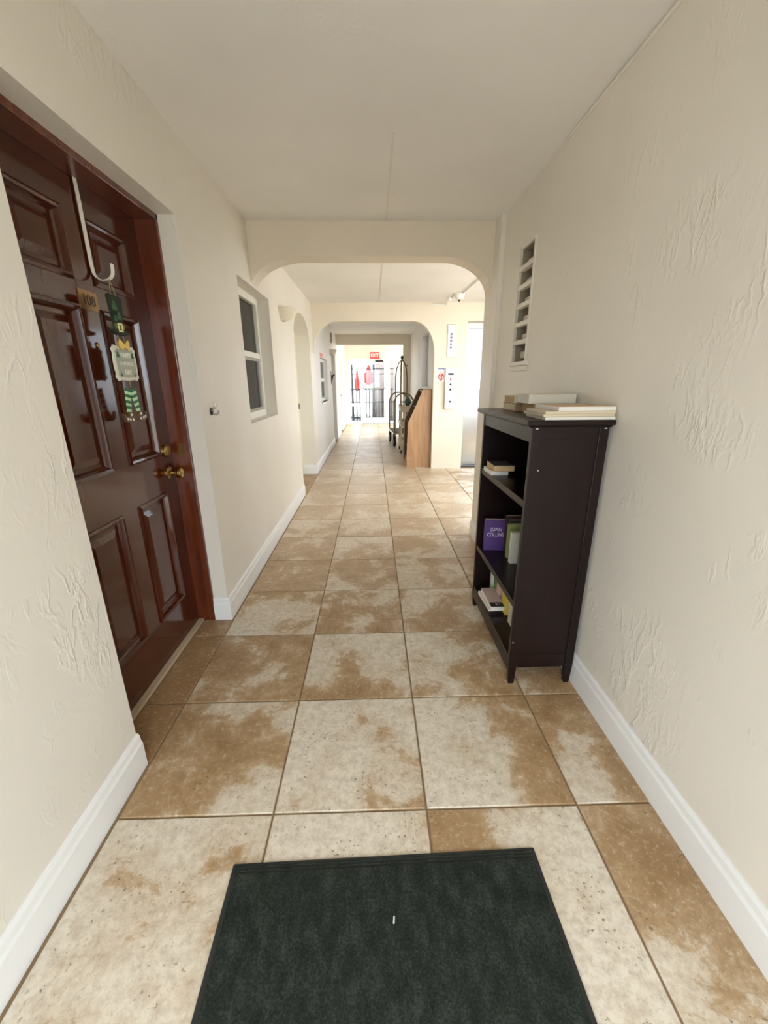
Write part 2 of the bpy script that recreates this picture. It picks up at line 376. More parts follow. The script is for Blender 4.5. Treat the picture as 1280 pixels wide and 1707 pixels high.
# ================================================================== DOOR 108
XD = -1.06
d1 = thing('door_1', 'dark mahogany six-panel door with the hanging decoration', 'door', (0, 0, 0), kind='structure')
Y = [1.29, 1.412, 1.672, 1.80, 2.06, 2.182]; Z = [.012, .236, .825, 1.02, 1.63, 1.72, 1.94, 2.058]
bm = bmesh.new()
for a, b in ((0, 1), (2, 3), (4, 5)): box(bm, XD-.045, XD, Y[a], Y[b], Z[0], Z[7])
for a, b in ((0, 1), (2, 3), (4, 5), (6, 7)):
    for p, q_ in ((1, 2), (3, 4)): box(bm, XD-.0449, XD-.00005, Y[p], Y[q_], Z[a], Z[b])
obj('door_slab', bm, M_DOOR, d1)
pr = [(-.004, -.006), (-.004, .006), (.004, .010), (.013, .008), (.020, -.006), (.026, -.013), (.040, -.013), (.066, -.004), (.068, -.004)]
for p, q_ in ((1, 2), (3, 4)):
    for a, b in ((1, 2), (3, 4), (5, 6)):
        bm = bmesh.new(); rectrings(bm, Y[p], Y[q_], Z[a], Z[b], pr, XD); obj('panel', bm, M_DOOR, d1)
# frame
bx('door_jamb', (-1.12, -.962, 2.184, D1+.01, 0, DZ), M_JAMB, d1, .003)
bx('door_jamb', (-1.12, -.962, D0-.01, 1.288, 0, DZ), M_JAMB, d1, .003)
bx('door_head', (-1.12, -.962, D0-.01, D1+.01, 2.060, DZ+.012), M_JAMB, d1, .003)
bx('threshold', (-1.10, -1.030, D0, D1, -.004, .012), mat('threshold_wood', (.50, .40, .27), .5), d1, .003)
# hardware (rotation so that the lathe axis points to +X)
def toX(x, y, z): return Matrix.Translation((x, y, z)) @ Matrix.Rotation(PI/2, 4, 'Y')
bm = bmesh.new(); lathe(bm, [(0, 0), (.033, 0), (.033, .004), (.026, .009), (.012, .012), (.011, .03), (.019, .036), (.027, .046), (.029, .056), (.026, .066), (.016, .072), (0, .074)], 24, toX(XD, 2.122, .915)); obj('knob', bm, M_BRASS, d1, True)
bm = bmesh.new(); lathe(bm, [(0, 0), (.031, 0), (.031, .008), (.024, .016), (.020, .018), (0, .018)], 24, toX(XD, 2.122, 1.03)); dbt = obj('deadbolt', bm, M_BRASS, d1, True)
bm = bmesh.new(); box(bm, XD+.018, XD+.0185, 2.1205, 2.1235, 1.022, 1.038); obj('keyway', bm, M_BLACK, dbt)
bx('strike_plate', (-1.025, -.995, 2.1825, 2.1845, .99, 1.06), mat('dull_brass', (.16, .08, .025), .4, .6), d1)
bm = bmesh.new(); lathe(bm, [(0, 0), (.011, 0), (.011, .003), (.007, .005), (.006, .002), (0, .002)], 16, toX(XD, 1.736, 1.50)); obj('peephole', bm, M_BRASS, d1, True)
np_ = bx('number_plate', (XD, XD+.004, 1.682, 1.787, 1.622, 1.690), mat('aged_brass_plate', (.30, .17, .075), .35, .7), d1, .001)
text('number', '108', .052, mat('plate_engraving', (.03, .018, .01), .5), np_, frame((0, 1, 0), (0, 0, 1), (XD+.0045, 1.735, 1.655)))

# ================================================================== WINDOWS
def sash_window(name, label, x, y0, y1, z0, z1, facing, mid, mf, mg, dark=None):
    w = thing(name, label, 'window', (0, 0, 0), kind='structure'); s = facing; t = .055; a = sorted
    def X(p, q_): return a((x+s*p, x+s*q_))
    for (ya, yb, za, zb) in ((y0, y1, z1-t, z1), (y0, y1, z0, z0+t), (y0, y0+t, z0+t, z1-t), (y1-t, y1, z0+t, z1-t)):
        bx('window_frame', (*X(-.07, 0), ya, yb, za, zb), mf, w, .004)
    bx('meeting_rail', (*X(-.05, -.006), y0+t, y1-t, mid-.022, mid+.022), mf, w, .003)
    q = .022
    for (ya, yb, za, zb) in ((y0+t, y1-t, mid-.022-q, mid-.022), (y0+t, y1-t, z0+t, z0+t+q), (y0+t, y0+t+q, z0+t+q, mid-.022-q), (y1-t-q, y1-t, z0+t+q, mid-.022-q)):
        bx('sash', (*X(-.045, -.016), ya, yb, za, zb), M_GREYF, w, .002)
    bx('pane', (*X(-.034, -.030), y0+t, y1-t, mid+.022, z1-t), mg, w)
    bx('pane', (*X(-.036, -.032), y0+t+q, y1-t-q, z0+t+q, mid-.022-q), mg, w)
    if dark: bx('dim_backing', (*X(-.22, -.21), y0, y1, z0, z1), dark, w)  # added sheet, its colour stands in for the dim room behind the glass
    return w
sash_window('window_1', 'small cream-framed sash window with dark panes by the first arch', -.975, WY0, WY1, WZ0, WZ1, 1, 1.575, M_VINYL, M_GLASSD, M_DKROOM)
sash_window('window_2', 'narrow window in the grey wall beyond the second arch', -.93, 7.42, 8.52, 1.01, 1.76, 1, 1.40, M_WHITE, M_GLASSD, mat('grey_backing', (.30, .30, .34), .8))
bx('window_sill', (-.93, -.862, 7.38, 8.56, .985, 1.01), M_BASE, bpy.data.objects['window_2'], .003)
w3 = thing('window_3', 'bright window in the side wall above the oak rack', 'window', kind='structure')
for dims in ((1.04, 1.10, 7.36, 8.26, 1.26, 1.31), (1.04, 1.10, 7.36, 8.26, 2.11, 2.16), (1.04, 1.10, 7.36, 7.41, 1.31, 2.11), (1.04, 1.10, 8.21, 8.26, 1.31, 2.11)): bx('window_frame', dims, M_GREYF, w3)
bx('pane', (1.068, 1.072, 7.41, 8.21, 1.31, 2.11), M_GLASS, w3)

# ================================================================== SIDE DOORS
def flush_door(name, label, x, y0, y1, z1, md, mj, hingey=None):
    d = thing(name, label, 'door', kind='structure')
    bx('door_slab', (x-.04, x, y0+.05, y1-.05, .01, z1-.05), md, d, .002)
    bx('door_jamb', (x-.06, x+.02, y0, y0+.05, 0, z1), mj, d); bx('door_jamb', (x-.06, x+.02, y1-.05, y1, 0, z1), mj, d)
    bx('door_head', (x-.06, x+.02, y0+.05, y1-.05, z1-.05, z1), mj, d)
    return d
d2 = flush_door('door_2', 'pale door edge inside the arched alcove', -1.10, O0, O1, 2.02, mat('pale_door', (.60, .56, .44), .4), mat('cream_jamb', (.80, .76, .58), .4))
bm = bmesh.new(); tube(bm, [(-1.075, 6.224, .98), (-1.075, 6.224, 1.06)], .007, 8); obj('hinge', bm, M_DARK, d2, True)
bx('transom', (-1.14, -1.10, O0, O1, 2.02, 2.25), M_WALL_SHADE, d2)
flush_door('door_3', 'grey door in the recess past the pale grey wall', -1.05, 9.45, 10.35, 2.02, mat('grey_green_door', (.50, .52, .47), .4), M_WHITE)
d4 = flush_door('door_4', 'cream door nearest the glass end door', -.93, 11.5, 12.4, 2.03, mat('cream_door', (.82, .81, .66), .4), M_WHITE)
bm = bmesh.new(); lathe(bm, [(0, 0), (.03, 0), (.02, .01), (.011, .015), (.011, .03), (.026, .04), (.028, .055), (0, .066)], 16, toX(-.93, 12.28, .98)); obj('knob', bm, M_STEEL2, d4, True)

# ================================================================== END DOOR (glass) and what is behind
YE = 14.10
bm = bmesh.new()
box(bm, -1.32, -.78, YE, YE+.2, -.1, ZC); box(bm, -.78, .74, YE, YE+.2, 2.06, ZC); box(bm, .74, 2.6, YE, YE+.2, -.1, ZC)
tag(obj('wall_back', bm, M_WALL), 'beige end wall around the glass door', 'wall', kind='structure')
M_ALU = mat('white_aluminium', (.80, .84, .86), .35)
d5 = thing('door_5', 'white-framed glass end door under the red exit sign', 'door', kind='structure')
def rectframe(parent, nm, x0, x1, z0, z1, l, r, t, b, m_, ya=YE+.02, yb=YE+.07):
    bx(nm, (x0, x0+l, ya, yb, z0, z1), m_, parent); bx(nm, (x1-r, x1, ya, yb, z0, z1), m_, parent)
    bx(nm, (x0+l, x1-r, ya, yb, z1-t, z1), m_, parent); bx(nm, (x0+l, x1-r, ya, yb, z0, z0+b), m_, parent)
rectframe(d5, 'door_stile', -.355, .535, .01, 2.03, .095, .15, .13, .19, M_ALU)
bx('push_bar', (-.26, .385, YE-.03, YE-.005, 1.135, 1.165), M_STEEL2, d5); bx('push_bar_bracket', (-.30, -.27, YE-.03, YE+.02, 1.13, 1.17), M_STEEL2, d5); bx('push_bar_bracket', (.395, .425, YE-.03, YE+.02, 1.13, 1.17), M_STEEL2, d5)
bx('pane', (-.26, .385, YE+.043, YE+.047, .20, 1.90), M_GLASS, d5)
bx('door_closer', (.10, .36, YE-.04, YE+.02, 1.955, 2.005), M_DARK, d5, .005)
bx('threshold', (-.355, .74, YE-.02, YE+.1, -.004, .012), M_STEEL2, d5)
w4 = thing('window_4', 'tall glass sidelight beside the end door with white rail', 'window', kind='structure')
rectframe(w4, 'window_frame', -.78, -.36, 0, 2.06, .05, .04, .05, .09, M_ALU); bx('window_rail', (-.73, -.40, YE+.02, YE+.07, .57, .66), M_ALU, w4)
bx('pane', (-.73, -.40, YE+.043, YE+.047, .66, 2.01), M_GLASS, w4); bx('pane', (-.73, -.40, YE+.043, YE+.047, .09, .57), M_GLASS, w4)
w5 = thing('window_5', 'narrow glass sidelight behind the luggage cart', 'window', kind='structure')
rectframe(w5, 'window_frame', .54, .74, 0, 2.06, .04, .04, .05, .09, M_ALU); bx('pane', (.58, .70, YE+.043, YE+.047, .09, 2.01), M_GLASS, w5)
bx('window_head', (-.36, .54, YE+.02, YE+.07, 2.032, 2.06), M_ALU, d5)
bm = bmesh.new(); box(bm, .71, .92, 12.9, 13.1, 0, ZC); box(bm, .695, .935, 12.885, 13.115, 0, .14)
tag(obj('column', bm, M_BASE, bevel=.004), 'square white column in front of the glass end wall', 'column', kind='structure')
# exit sign
ex = thing('exit_sign', 'red lit exit sign hanging from the ceiling before the glass door', 'sign', (.085, 13.85, 0))
bx('sign_face', (-.145, .145, -.02, .02, 2.04, 2.24), mat('exit_red', (.75, .06, .05), .5, emit=(1, .03, .02), es=.25), ex, .006)
bx('mount', (-.03, .03, -.015, .015, 2.24, ZC), M_WHITE, ex)
text('lettering', 'EXIT', .125, mat('exit_white', (.95, .75, .72), .5, emit=(1, .3, .28), es=.3), ex, frame((1, 0, 0), (0, 0, 1), (0, -.0215, 2.14)), bold=.003)
# exterior: pale building, fence, umbrellas
bm = bmesh.new(); box(bm, .13, 3.2, 16.6, 20, -.1, 4.2); box(bm, .10, 3.23, 16.57, 20.03, 4.2, 4.4)
tag(obj('building', bm, mat('pale_pink_render', (.24, .19, .175), .8)), 'pale pinkish building wall seen through the end door', 'building')
o = bx('ground', (-4, 4, 14.3, 19, -.08, -.062), mat('dim_paving', (.05, .056, .068), .8)); tag(o, 'added dark paving dimming the glare outside the glass end door', 'paving', kind='structure')  # dark ground added to keep the outdoor view from overexposing
fe = thing('iron_fence', 'black iron fence outside the glass door', 'fence', (0, 16.0, 0))
for i in range(-12, 9): bx('picket', (i*.12-.018, i*.12+.018, -.018, .018, -.07, 1.12), M_IRON, fe)
for z in (.06, .62, 1.08): bx('rail', (-1.45, .95, -.014, .014, z-.022, z+.022), M_IRON, fe)
bx('post', (-.785, -.715, -.03, .03, -.07, 1.95), M_IRON, fe); bx('post', (.01, .10, -.025, .025, -.07, 1.95), M_IRON, fe)
for z in (1.62, 1.80): bx('rail', (-1.45, .95, -.012, .012, z-.016, z+.016), M_IRON, fe)
def umbrella(label, x, y, r, z0, z1):
    u = thing('patio_umbrella', label, 'umbrella', (x, y, -.07), group='closed red umbrellas outside the end door')
    bm = bmesh.new(); v = lathe(bm, [(r*.45, z0), (r, z0+.12), (r*1.05, z0+.4), (r*.6, z1-.25), (.03, z1), (0, z1+.01)], 16)
    for q in v:
        a = math.atan2(q.co.y, q.co.x); k = 1+.16*math.cos(8*a); q.co.x *= k; q.co.y *= k
    obj('canopy', bm, M_RED, u, True)
    bm = bmesh.new(); tube(bm, [(0, 0, 0), (0, 0, z1+.06)], .022, 10); obj('pole', bm, M_WHITE, u, True)
    bm = bmesh.new(); lathe(bm, [(0, 0), (.24, 0), (.24, .05), (.05, .09), (0, .09)], 20); obj('base', bm, M_DARK, u, True)
umbrella('slim closed red umbrella seen through the sidelight', -.61, 17.2, .085, 1.05, 1.85)
umbrella('wide closed red umbrella seen through the end door glass', -.15, 17.4, .185, 1.30, 2.05)

# ================================================================== ELEVATOR
el = thing('door_6', 'brushed steel elevator door in its recess', 'elevator door', kind='structure')
bx('door_leaf', (1.475, 1.99, 6.80, 6.83, .012, 2.12), M_STEEL, el, .002); bx('door_leaf', (1.994, 2.51, 6.80, 6.83, .012, 2.12), M_STEEL, el, .002)
bx('door_jamb', (1.42, 1.475, 6.735, 6.86, 0, 2.20), M_STEEL2, el); bx('door_head', (1.475, 2.52, 6.735, 6.86, 2.12, 2.20), M_STEEL2, el)
bx('sill_plate', (1.42, 2.52, 6.70, 6.86, -.004, .008), M_DARK, el)
cp_ = thing('elevator_call_panel', 'steel elevator call panel with dark display and buttons on the pier', 'call panel', (1.19, 6.58, 0))
bx('housing', (-.082, .068, -.05, 0, .945, 1.545), M_CHAMP, cp_, .003)
fp = bx('face_plate', (-.066, .066, -.054, -.05, .95, 1.54), M_STEEL2, cp_)
bx('display', (-.042, .042, -.057, -.054, 1.445, 1.475), M_BLACK, cp_)
M_BTN = mat('button_red', (.45, .05, .04), .4)
for z, mm in ((1.385, M_BTN), (1.31, M_DARK), (1.235, M_DARK), (1.055, M_DARK)):
    bm = bmesh.new(); lathe(bm, [(0, .007), (.011, .007), (.015, .004), (.016, 0)], 16, Matrix.Translation((0, -.054, z)) @ Matrix.Rotation(PI/2, 4, 'X')); obj('button', bm, mm, cp_, True)
hl = thing('elevator_indicator', 'narrow steel floor indicator plate with five round lamps', 'indicator', (1.18, 6.58, 0))
bx('plate', (-.055, .058, -.012, 0, 1.70, 2.155), M_STEEL2, hl, .002)
for i in range(5):
    bm = bmesh.new(); lathe(bm, [(0, .006), (.014, .006), (.017, .003), (.018, 0)], 16, Matrix.Translation((0, -.012, 2.02-i*.046)) @ Matrix.Rotation(PI/2, 4, 'X')); obj('lamp', bm, mat('indicator_lens', (.22, .16, .18), .3) if i == 0 else bpy.data.materials['indicator_lens'], hl, True)
fn = thing('fire_notice', 'small white fire notice with red emblem beside the call panel', 'notice', (1.045, 6.58, 0))
bx('card', (-.06, .06, -.004, 0, 1.345, 1.55), M_WHITE, fn)
M_NR = mat('notice_red', (.55, .04, .05), .6); M_NB = mat('notice_blue', (.10, .12, .35), .6)
def flat_xz(nm, pts, m_, parent, y0, y1):
    bm = bmesh.new(); prism(bm, pts, 1, y0, y1); return obj(nm, bm, m_, parent)
flat_xz('emblem', [(0, 1.365), (.022, 1.375), (.044, 1.405), (.046, 1.45), (.034, 1.44), (.026, 1.475), (.014, 1.46), (0, 1.515), (-.014, 1.46), (-.026, 1.475), (-.034, 1.44), (-.046, 1.45), (-.044, 1.405), (-.022, 1.375)], M_NR, fn, -.0055, -.004)
flat_xz('emblem_stripe', [(-.006, 1.385), (.006, 1.385), (.006, 1.47), (0, 1.49), (-.006, 1.47)], M_WHITE, fn, -.0065, -.0055)
for s in (-1, 1): flat_xz('emblem_stripe', [(s*.02, 1.39), (s*.028, 1.40), (s*.03, 1.44), (s*.022, 1.44)][::s], M_WHITE, fn, -.0065, -.0055)
bx('caption', (-.05, .05, -.005, -.004, 1.530, 1.542), M_NB, fn); bx('caption', (-.02, .02, -.005, -.004, 1.352, 1.356), M_NR, fn)

# ================================================================== WALL FIXTURES
def sconce(label, y, z, w, d, h):
    s = thing('wall_sconce', label, 'sconce', (XL, y, z), group='plaster half-bowl wall sconces')
    bm = bmesh.new(); prof = [(.25, -h), (.62, -h*.82), (.88, -h*.35), (1, 0), (.93, 0), (.80, -h*.35), (.55, -h*.7), (.0, -h*.72)]
    v = lathe(bm, prof, 20, None, -PI/2, PI/2)
    for q in v: q.co.x *= d; q.co.y *= w
    bmesh.ops.recalc_face_normals(bm, faces=bm.faces[:]); obj('bowl', bm, M_SCONCE, s, True)
    bm = bmesh.new(); box(bm, 0, .008, -w*.95, w*.95, -h*.35, -.004); box(bm, 0, .008, -w*.5, w*.5, -h*.8, -h*.35); obj('back_plate', bm, M_SCONCE, s)
    bm = bmesh.new(); tube(bm, [(0.008, -w*.93, -.006), (.03, -w*.93, -.006)], .004, 6); obj('screw', bm, M_DARK, s)
sconce('cream half-bowl sconce beside the arched alcove', 4.44, 2.045, .145, .155, .115)
sconce('cream half-bowl sconce on the pale grey wall further down', 9.30, 2.00, .15, .14, .12)
# bare little metal fixture beside the door
hk = thing('wall_hook', 'small dark metal hook on the wall between door and window', 'hook', (XL, 2.321, 1.21))
bm = bmesh.new(); lathe(bm, [(0, 0), (.020, 0), (.020, .004), (.012, .008), (0, .009)], 14, Matrix.Rotation(PI/2, 4, 'Y')); obj('plate', bm, M_DARK, hk, True)
bm = bmesh.new(); tube(bm, [(0, 0, .012), (.018, 0, .018), (.028, 0, .034), (.020, 0, .046)], .006, 8); tube(bm, [(0, 0, -.004), (.02, .008, -.016), (.034, .012, -.010), (.036, .012, .004)], .006, 8); obj('prong', bm, M_STEEL2, hk, True)
# dark wall ornament further along
wo = thing('wall_ornament', 'small dark bracket on the pale grey wall below the far sconce', 'bracket', (XL, 9.27, 1.44))
bm = bmesh.new(); prism(bm, [(0, -.09), (.015, -.09), (.05, .03), (.085, .06), (.06, .07), (.015, .05), (0, .08)], 1, -.02, .02); obj('arm', bm, M_DARK, wo)
bx('back_plate', (0, .006, -.05, .05, -.13, .13), M_DARK, wo)
wv = thing('wall_speaker', 'small grey box high on the pale grey wall', 'speaker', (XL, 9.5, 2.25)); bx('housing', (0, .03, -.05, .05, -.10, .10), M_GREYF, wv, .004); bx('grille', (.03, .033, -.04, .04, -.085, .085), M_DARK, wv)
sg = thing('door_sign', 'small red sign above the narrow window', 'sign', (XL, 7.55, 1.80)); bx('panel', (0, .008, -.13, .26, -.03, .03), mat('red_sign', (.85, .22, .20), .5), sg)
bx('border', (0, .004, -.145, .275, -.042, .042), M_WHITE, sg)
# ceiling detector with surface conduit
dt = thing('smoke_detector', 'cream ceiling detector with surface conduit near the elevator', 'detector', (1.15, 5.93, ZC))
bm = bmesh.new(); lathe(bm, [(0, -.075), (.025, -.075), (.05, -.062), (.068, -.035), (.072, 0)], 24); obj('body', bm, M_WHITE, dt, True)
bm = bmesh.new(); lathe(bm, [(0, -.095), (.012, -.095), (.02, -.075)], 12); obj('sensor', bm, M_DARK, dt, True)
bm = bmesh.new(); tube(bm, [(.03, -.05, -.012), (.08, -2.2, -.012)], .010, 8); obj('conduit', bm, M_CEIL, dt, True)
bm = bmesh.new(); tube(bm, [(-.05, .05, -.012), (-.07, .52, -.014), (-.07, .63, -.03), (-.26, .64, -.03)], .010, 8); obj('conduit', bm, M_CEIL, dt, True)
bm = bmesh.new(); lathe(bm, [(0, -.045), (.03, -.045), (.036, -.02), (.036, 0)], 14, Matrix.Translation((-.09, .25, 0))); obj('junction_box', bm, M_WHITE, dt, True)
# vertical niche (open cells)
ni = thing('wall_niche', 'narrow column of six open cubby holes above the bookcase', 'niche', (XR, 0, 0))
pit = .1065; cells = [(2.003-pit*i-.079, 2.003-pit*i) for i in range(-1, 5)]
zz = [cells[i][0] for i in range(5)]
M_BLOCK = mat('shaded_block', (.30, .26, .185), .9)  # block lining, darkened in colour for the shade inside the cells
for i in range(5):
    dv = bx('divider', (-.004, .03, NY0, NY1, cells[i+1][1], cells[i][0]), M_WALL, ni, .003)
    bx('web', (.03, .075, NY0, NY1, cells[i+1][1]+.002, cells[i][0]-.002), M_BLOCK, dv)
bx('liner', (.012, .075, NY1-.006, NY1, NZ0, NZ1), M_BLOCK, ni); bx('liner', (.012, .075, NY0, NY0+.006, NZ0, NZ1), M_BLOCK, ni); bx('liner', (.012, .075, NY0, NY1, NZ1-.006, NZ1), M_BLOCK, ni)
bx('back_panel', (.075, .10, NY0, NY1, NZ0, NZ1), mat('niche_back_shade', (.10, .085, .06), .8), ni)  # back coloured dark for the shadow deep in the cells
for i in range(6): bx('ledge', (.045, .075, NY0+.006, NY1-.006, cells[i][0], cells[i][0]+.042), M_WALL, ni, .004)
bx('frame_strip', (-.006, .004, NY0-.022, NY0, NZ0-.03, NZ1+.01), M_WALL, ni, .002); bx('frame_strip', (-.006, .004, NY1, NY1+.014, NZ0-.03, NZ1+.01), M_WALL, ni, .002)
bx('sill', (-.018, .02, NY0-.065, NY1+.012, NZ0-.026, NZ0), M_WALL, ni, .006); bx('sill_lip', (-.010, .0, NY0-.055, NY1+.02, NZ0-.058, NZ0-.026), M_WALL, ni, .006)

# ================================================================== DOOR HANGER AND DECORATION
M_HOOK = mat('white_enamel', (.83, .80, .73), .35)
hg = thing('over_door_hook', 'white over-door hook on top of the dark door', 'hook', (0, 0, 0))
pts = [(-1.108, 1.785, 2.00), (-1.108, 1.785, 2.060), (-1.052, 1.785, 2.0625), (-1.051, 1.785, 2.00), (-1.052, 1.787, 1.79)]
for i in range(9):
    a = PI + PI*i/8; pts.append((-1.015+.037*math.cos(a), 1.789, 1.768+.034*math.sin(a)))
pts.append((-.977, 1.789, 1.79))
bm = bmesh.new(); P_ = [Vector(p) for p in pts]; rings = []
for i, p in enumerate(P_):
    d = (P_[min(i+1, len(P_)-1)]-P_[max(i-1, 0)]).normalized(); nrm = d.cross(Vector((0, 1, 0))).normalized()
    rings.append([bm.verts.new(p+Vector((0, s*.0095, 0))+nrm*t_) for s, t_ in ((-1, -.0014), (1, -.0014), (1, .0014), (-1, .0014))])
for A, B in zip(rings, rings[1:]):
    for j in range(4): bm.faces.new((A[j], A[(j+1) % 4], B[(j+1) % 4], B[j]))
bm.faces.new(rings[0]); bm.faces.new(rings[-1]); obj('strap', bm, M_HOOK, hg)
DX, DY = -.992, 1.778
de = thing('door_decoration', 'green hanging holiday decoration with hat, plaque and striped legs on the dark door', 'decoration', (DX, DY, 0), .06)
M_HAT = mat('felt_dark_green', (.010, .022, .012), .8); M_SHAM = mat('shamrock_green', (.05, .12, .05), .7); M_GOLD = mat('gold_glitter', (.60, .42, .10), .35, .5)
M_PLQ = mat('plaque_grey', (.42, .46, .38), .6); M_CREAM = mat('plaque_cream', (.78, .78, .66), .6); M_GRN = mat('stripe_green', (.012, .16, .05), .6); M_LGRN = mat('stripe_pale_green', (.52, .80, .50), .6); M_STR = mat('string', (.30, .30, .16), .8)
def flat(nm, pts, x0, x1, m_, parent=de):
    bm = bmesh.new(); prism(bm, pts, 0, x0, x1); return obj(nm, bm, m_, parent)
def shift(pts, dy, dz, s=1): return [(p[0]*s+dy, p[1]*s+dz) for p in pts]
hat = flat('hat', [(-.032, 1.560), (.034, 1.560), (.053, 1.672), (.044, 1.682), (-.040, 1.682), (-.053, 1.674)], 0, .006, M_HAT)
flat('hat_brim', [(-.066, 1.556)] + [(-.066+.132*i/12, 1.548-.010*math.sin(PI*i/12)) for i in range(13)] + [(.066, 1.556), (.03, 1.562), (-.03, 1.562)], -.002, .009, M_HAT)
flat('hat_band', [(-.033, 1.562), (.035, 1.562), (.038, 1.580), (-.036, 1.580)], .006, .008, mat('band_olive', (.14, .17, .05), .6), hat)
bm = bmesh.new()
for a, b, c_, d_ in ((-.015, .017, 1.552, 1.558), (-.015, .017, 1.578, 1.584), (-.015, -.009, 1.558, 1.578), (.011, .017, 1.558, 1.578)): box(bm, .008, .011, a, b, c_, d_)
obj('buckle', bm, mat('buckle_gold', (.75, .72, .30), .4), hat)
sham = []
for k in range(40):
    t = 2*PI*k/40; r = .020*(.55+.45*abs(math.cos(1.5*t))); sham.append((r*math.sin(t), r*math.cos(t)))
for dy, dz, s in ((-.012, 1.642, 1.0), (.012, 1.61, .85), (-.018, 1.598, .6)): flat('shamrock', shift(sham, dy, dz, s), .006, .0075, M_SHAM, hat)
for pts_, r_ in (([(.003, -.016, 1.680), (-.004, .008, 1.740), (.003, .026, 1.678)], .0013), ([(.002, -.018, 1.552), (.002, -.016, 1.508)], .0018), ([(.002, .024, 1.552), (.002, .026, 1.508)], .0018), ([(.002, .010, 1.372), (.002, .012, 1.345)], .0018)):
    bm = bmesh.new(); tube(bm, pts_, r_, 6); obj('string', bm, M_STR, de)
pq = []
for k in range(72):
    t = 2*PI*k/72; e = 5.0; cx = math.copysign(abs(math.cos(t))**(2/e), math.cos(t)); cz = math.copysign(abs(math.sin(t))**(2/e), math.sin(t))
    w_ = 1+.045*math.cos(4*t+PI)+.035*math.cos(12*t)
    pq.append((cx*.088*w_, 1.435+cz*.066*w_))
pl_ = flat('plaque', pq, 0, .006, M_CREAM)
flat('plaque_inset', [(p[0]*.84, 1.435+(p[1]-1.435)*.82) for p in pq], .006, .0075, M_PLQ, pl_)
M_LET = mat('lettering_cream', (.85, .86, .78), .6)
def ty(y, z, x=.0085): return frame((0, 1, 0), (0, 0, 1), (x, y, z))
text('lettering', 'HAPPY', .026, M_LET, pl_, ty(.002, 1.465), bold=.0006)
text('lettering', "ST. PATRICK'S", .017, M_LET, pl_, ty(.002, 1.434), bold=.0002)
text('lettering', 'DAY', .026, M_LET, pl_, ty(.002, 1.402), bold=.0006)
for s in (-1, 1):
    flat('plaque_shamrock', shift(sham, s*.056, 1.465, .6), .0075, .009, mat('deep_green', (.01, .12, .06), .5) if s < 0 else bpy.data.materials['deep_green'], pl_)
    flat('plaque_dot', shift(sham, s*.052, 1.392, .35), .0075, .009, bpy.data.materials['deep_green'], pl_)
    flat('bow_loop', [(0, 1.502), (s*.014, 1.516), (s*.032, 1.525), (s*.042, 1.514), (s*.038, 1.494), (s*.024, 1.486), (s*.010, 1.492)][::s], .006, .013, M_GOLD, pl_)
flat('bow_knot', [(-.008, 1.492), (.008, 1.492), (.009, 1.508), (-.009, 1.508)], .006, .015, M_GOLD, pl_)
for s in (-1, 1):
    def legpt(t, side): # t 0 top..1 bottom
        c_ = s*(.020+.018*t); hw = .0195-.006*t
        return (c_+side*hw, 1.345-.095*t)
    first = None
    for i in range(8):
        t0, t1 = i/8, (i+1)/8; sk = .006*(-s)
        pts_ = [legpt(t0, -1), legpt(t0, 1), legpt(t1, 1), legpt(t1, -1)]
        pts_ = [(p[0], p[1]+(.010*(1-abs(p[0])/.05))*(-1 if i < 6 else -.4)) for p in pts_]
        o_ = flat('striped_leg' if first is None else 'stripe', pts_, 0, .005, M_GRN if i % 2 == 0 else M_LGRN, first or de); first = first or o_
    y_ = s*.040
    sh = [(y_-s*.016, 1.248), (y_+s*.012, 1.250), (y_+s*.022, 1.228), (y_+s*.040, 1.232), (y_+s*.050, 1.246), (y_+s*.054, 1.236), (y_+s*.046, 1.214), (y_+s*.024, 1.206), (y_-s*.018, 1.208)]
    so = flat('shoe', sh[::s], -.002, .010, mat('shoe_brown', (.10, .05, .02), .5) if s < 0 else bpy.data.materials['shoe_brown'])
    for dy, dz in ((0, 1.238), (.016, 1.220), (-.008, 1.218), (.034, 1.224)):
        bm = bmesh.new(); lathe(bm, [(0, .003), (.0045, .002), (.0055, 0)], 10, Matrix.Translation((.010, y_+s*dy, dz)) @ Matrix.Rotation(PI/2, 4, 'Y')); obj('shoe_bead', bm, M_CREAM, so, True)

# ================================================================== DOORMAT
def mat_carpet():
    M = mat('ribbed_mat', (.03, .034, .03), .95, spec=.2); n = N(M); v = n.coord()
    f = n.noise(v, 160, 4, .7); g = n.noise(n.mapping(v, (26, 14, 1)), 1, 4, .6)
    n.l(n.ramp(n.math('ADD', n.math('MULTIPLY', f, .55), n.math('MULTIPLY', g, .45)), [(.36, (.009, .012, .009)), (.50, (.021, .027, .021)), (.66, (.055, .063, .053))]), n.b.inputs['Base Color'])
    n.bump(n.math('ADD', f, n.math('MULTIPLY', g, .8)), .9, .004); return M
M_MAT = mat_carpet()
dm = thing('doormat', 'dark charcoal green doormat lying on the tiles', 'doormat', (.026, .56, 0), .02)
bm = bmesh.new(); box(bm, -.450, .450, -.31, .302, .0005, .007); obj('rubber_border', bm, mat('mat_rubber', (.018, .020, .018), .7), dm, bevel=.003)
bm = bmesh.new(); box(bm, -.436, .436, -.296, .272, .006, .0115); box(bm, -.440, .440, .279, .284, .006, .0095); box(bm, -.440, .440, .289, .293, .006, .0090); obj('carpet_top', bm, M_MAT, dm, bevel=.003)
bm = bmesh.new(); tube(bm, [(.012, .135, .0125), (.014, .150, .0130)], .0022, 6); obj('lint', bm, M_WHITE, dm)

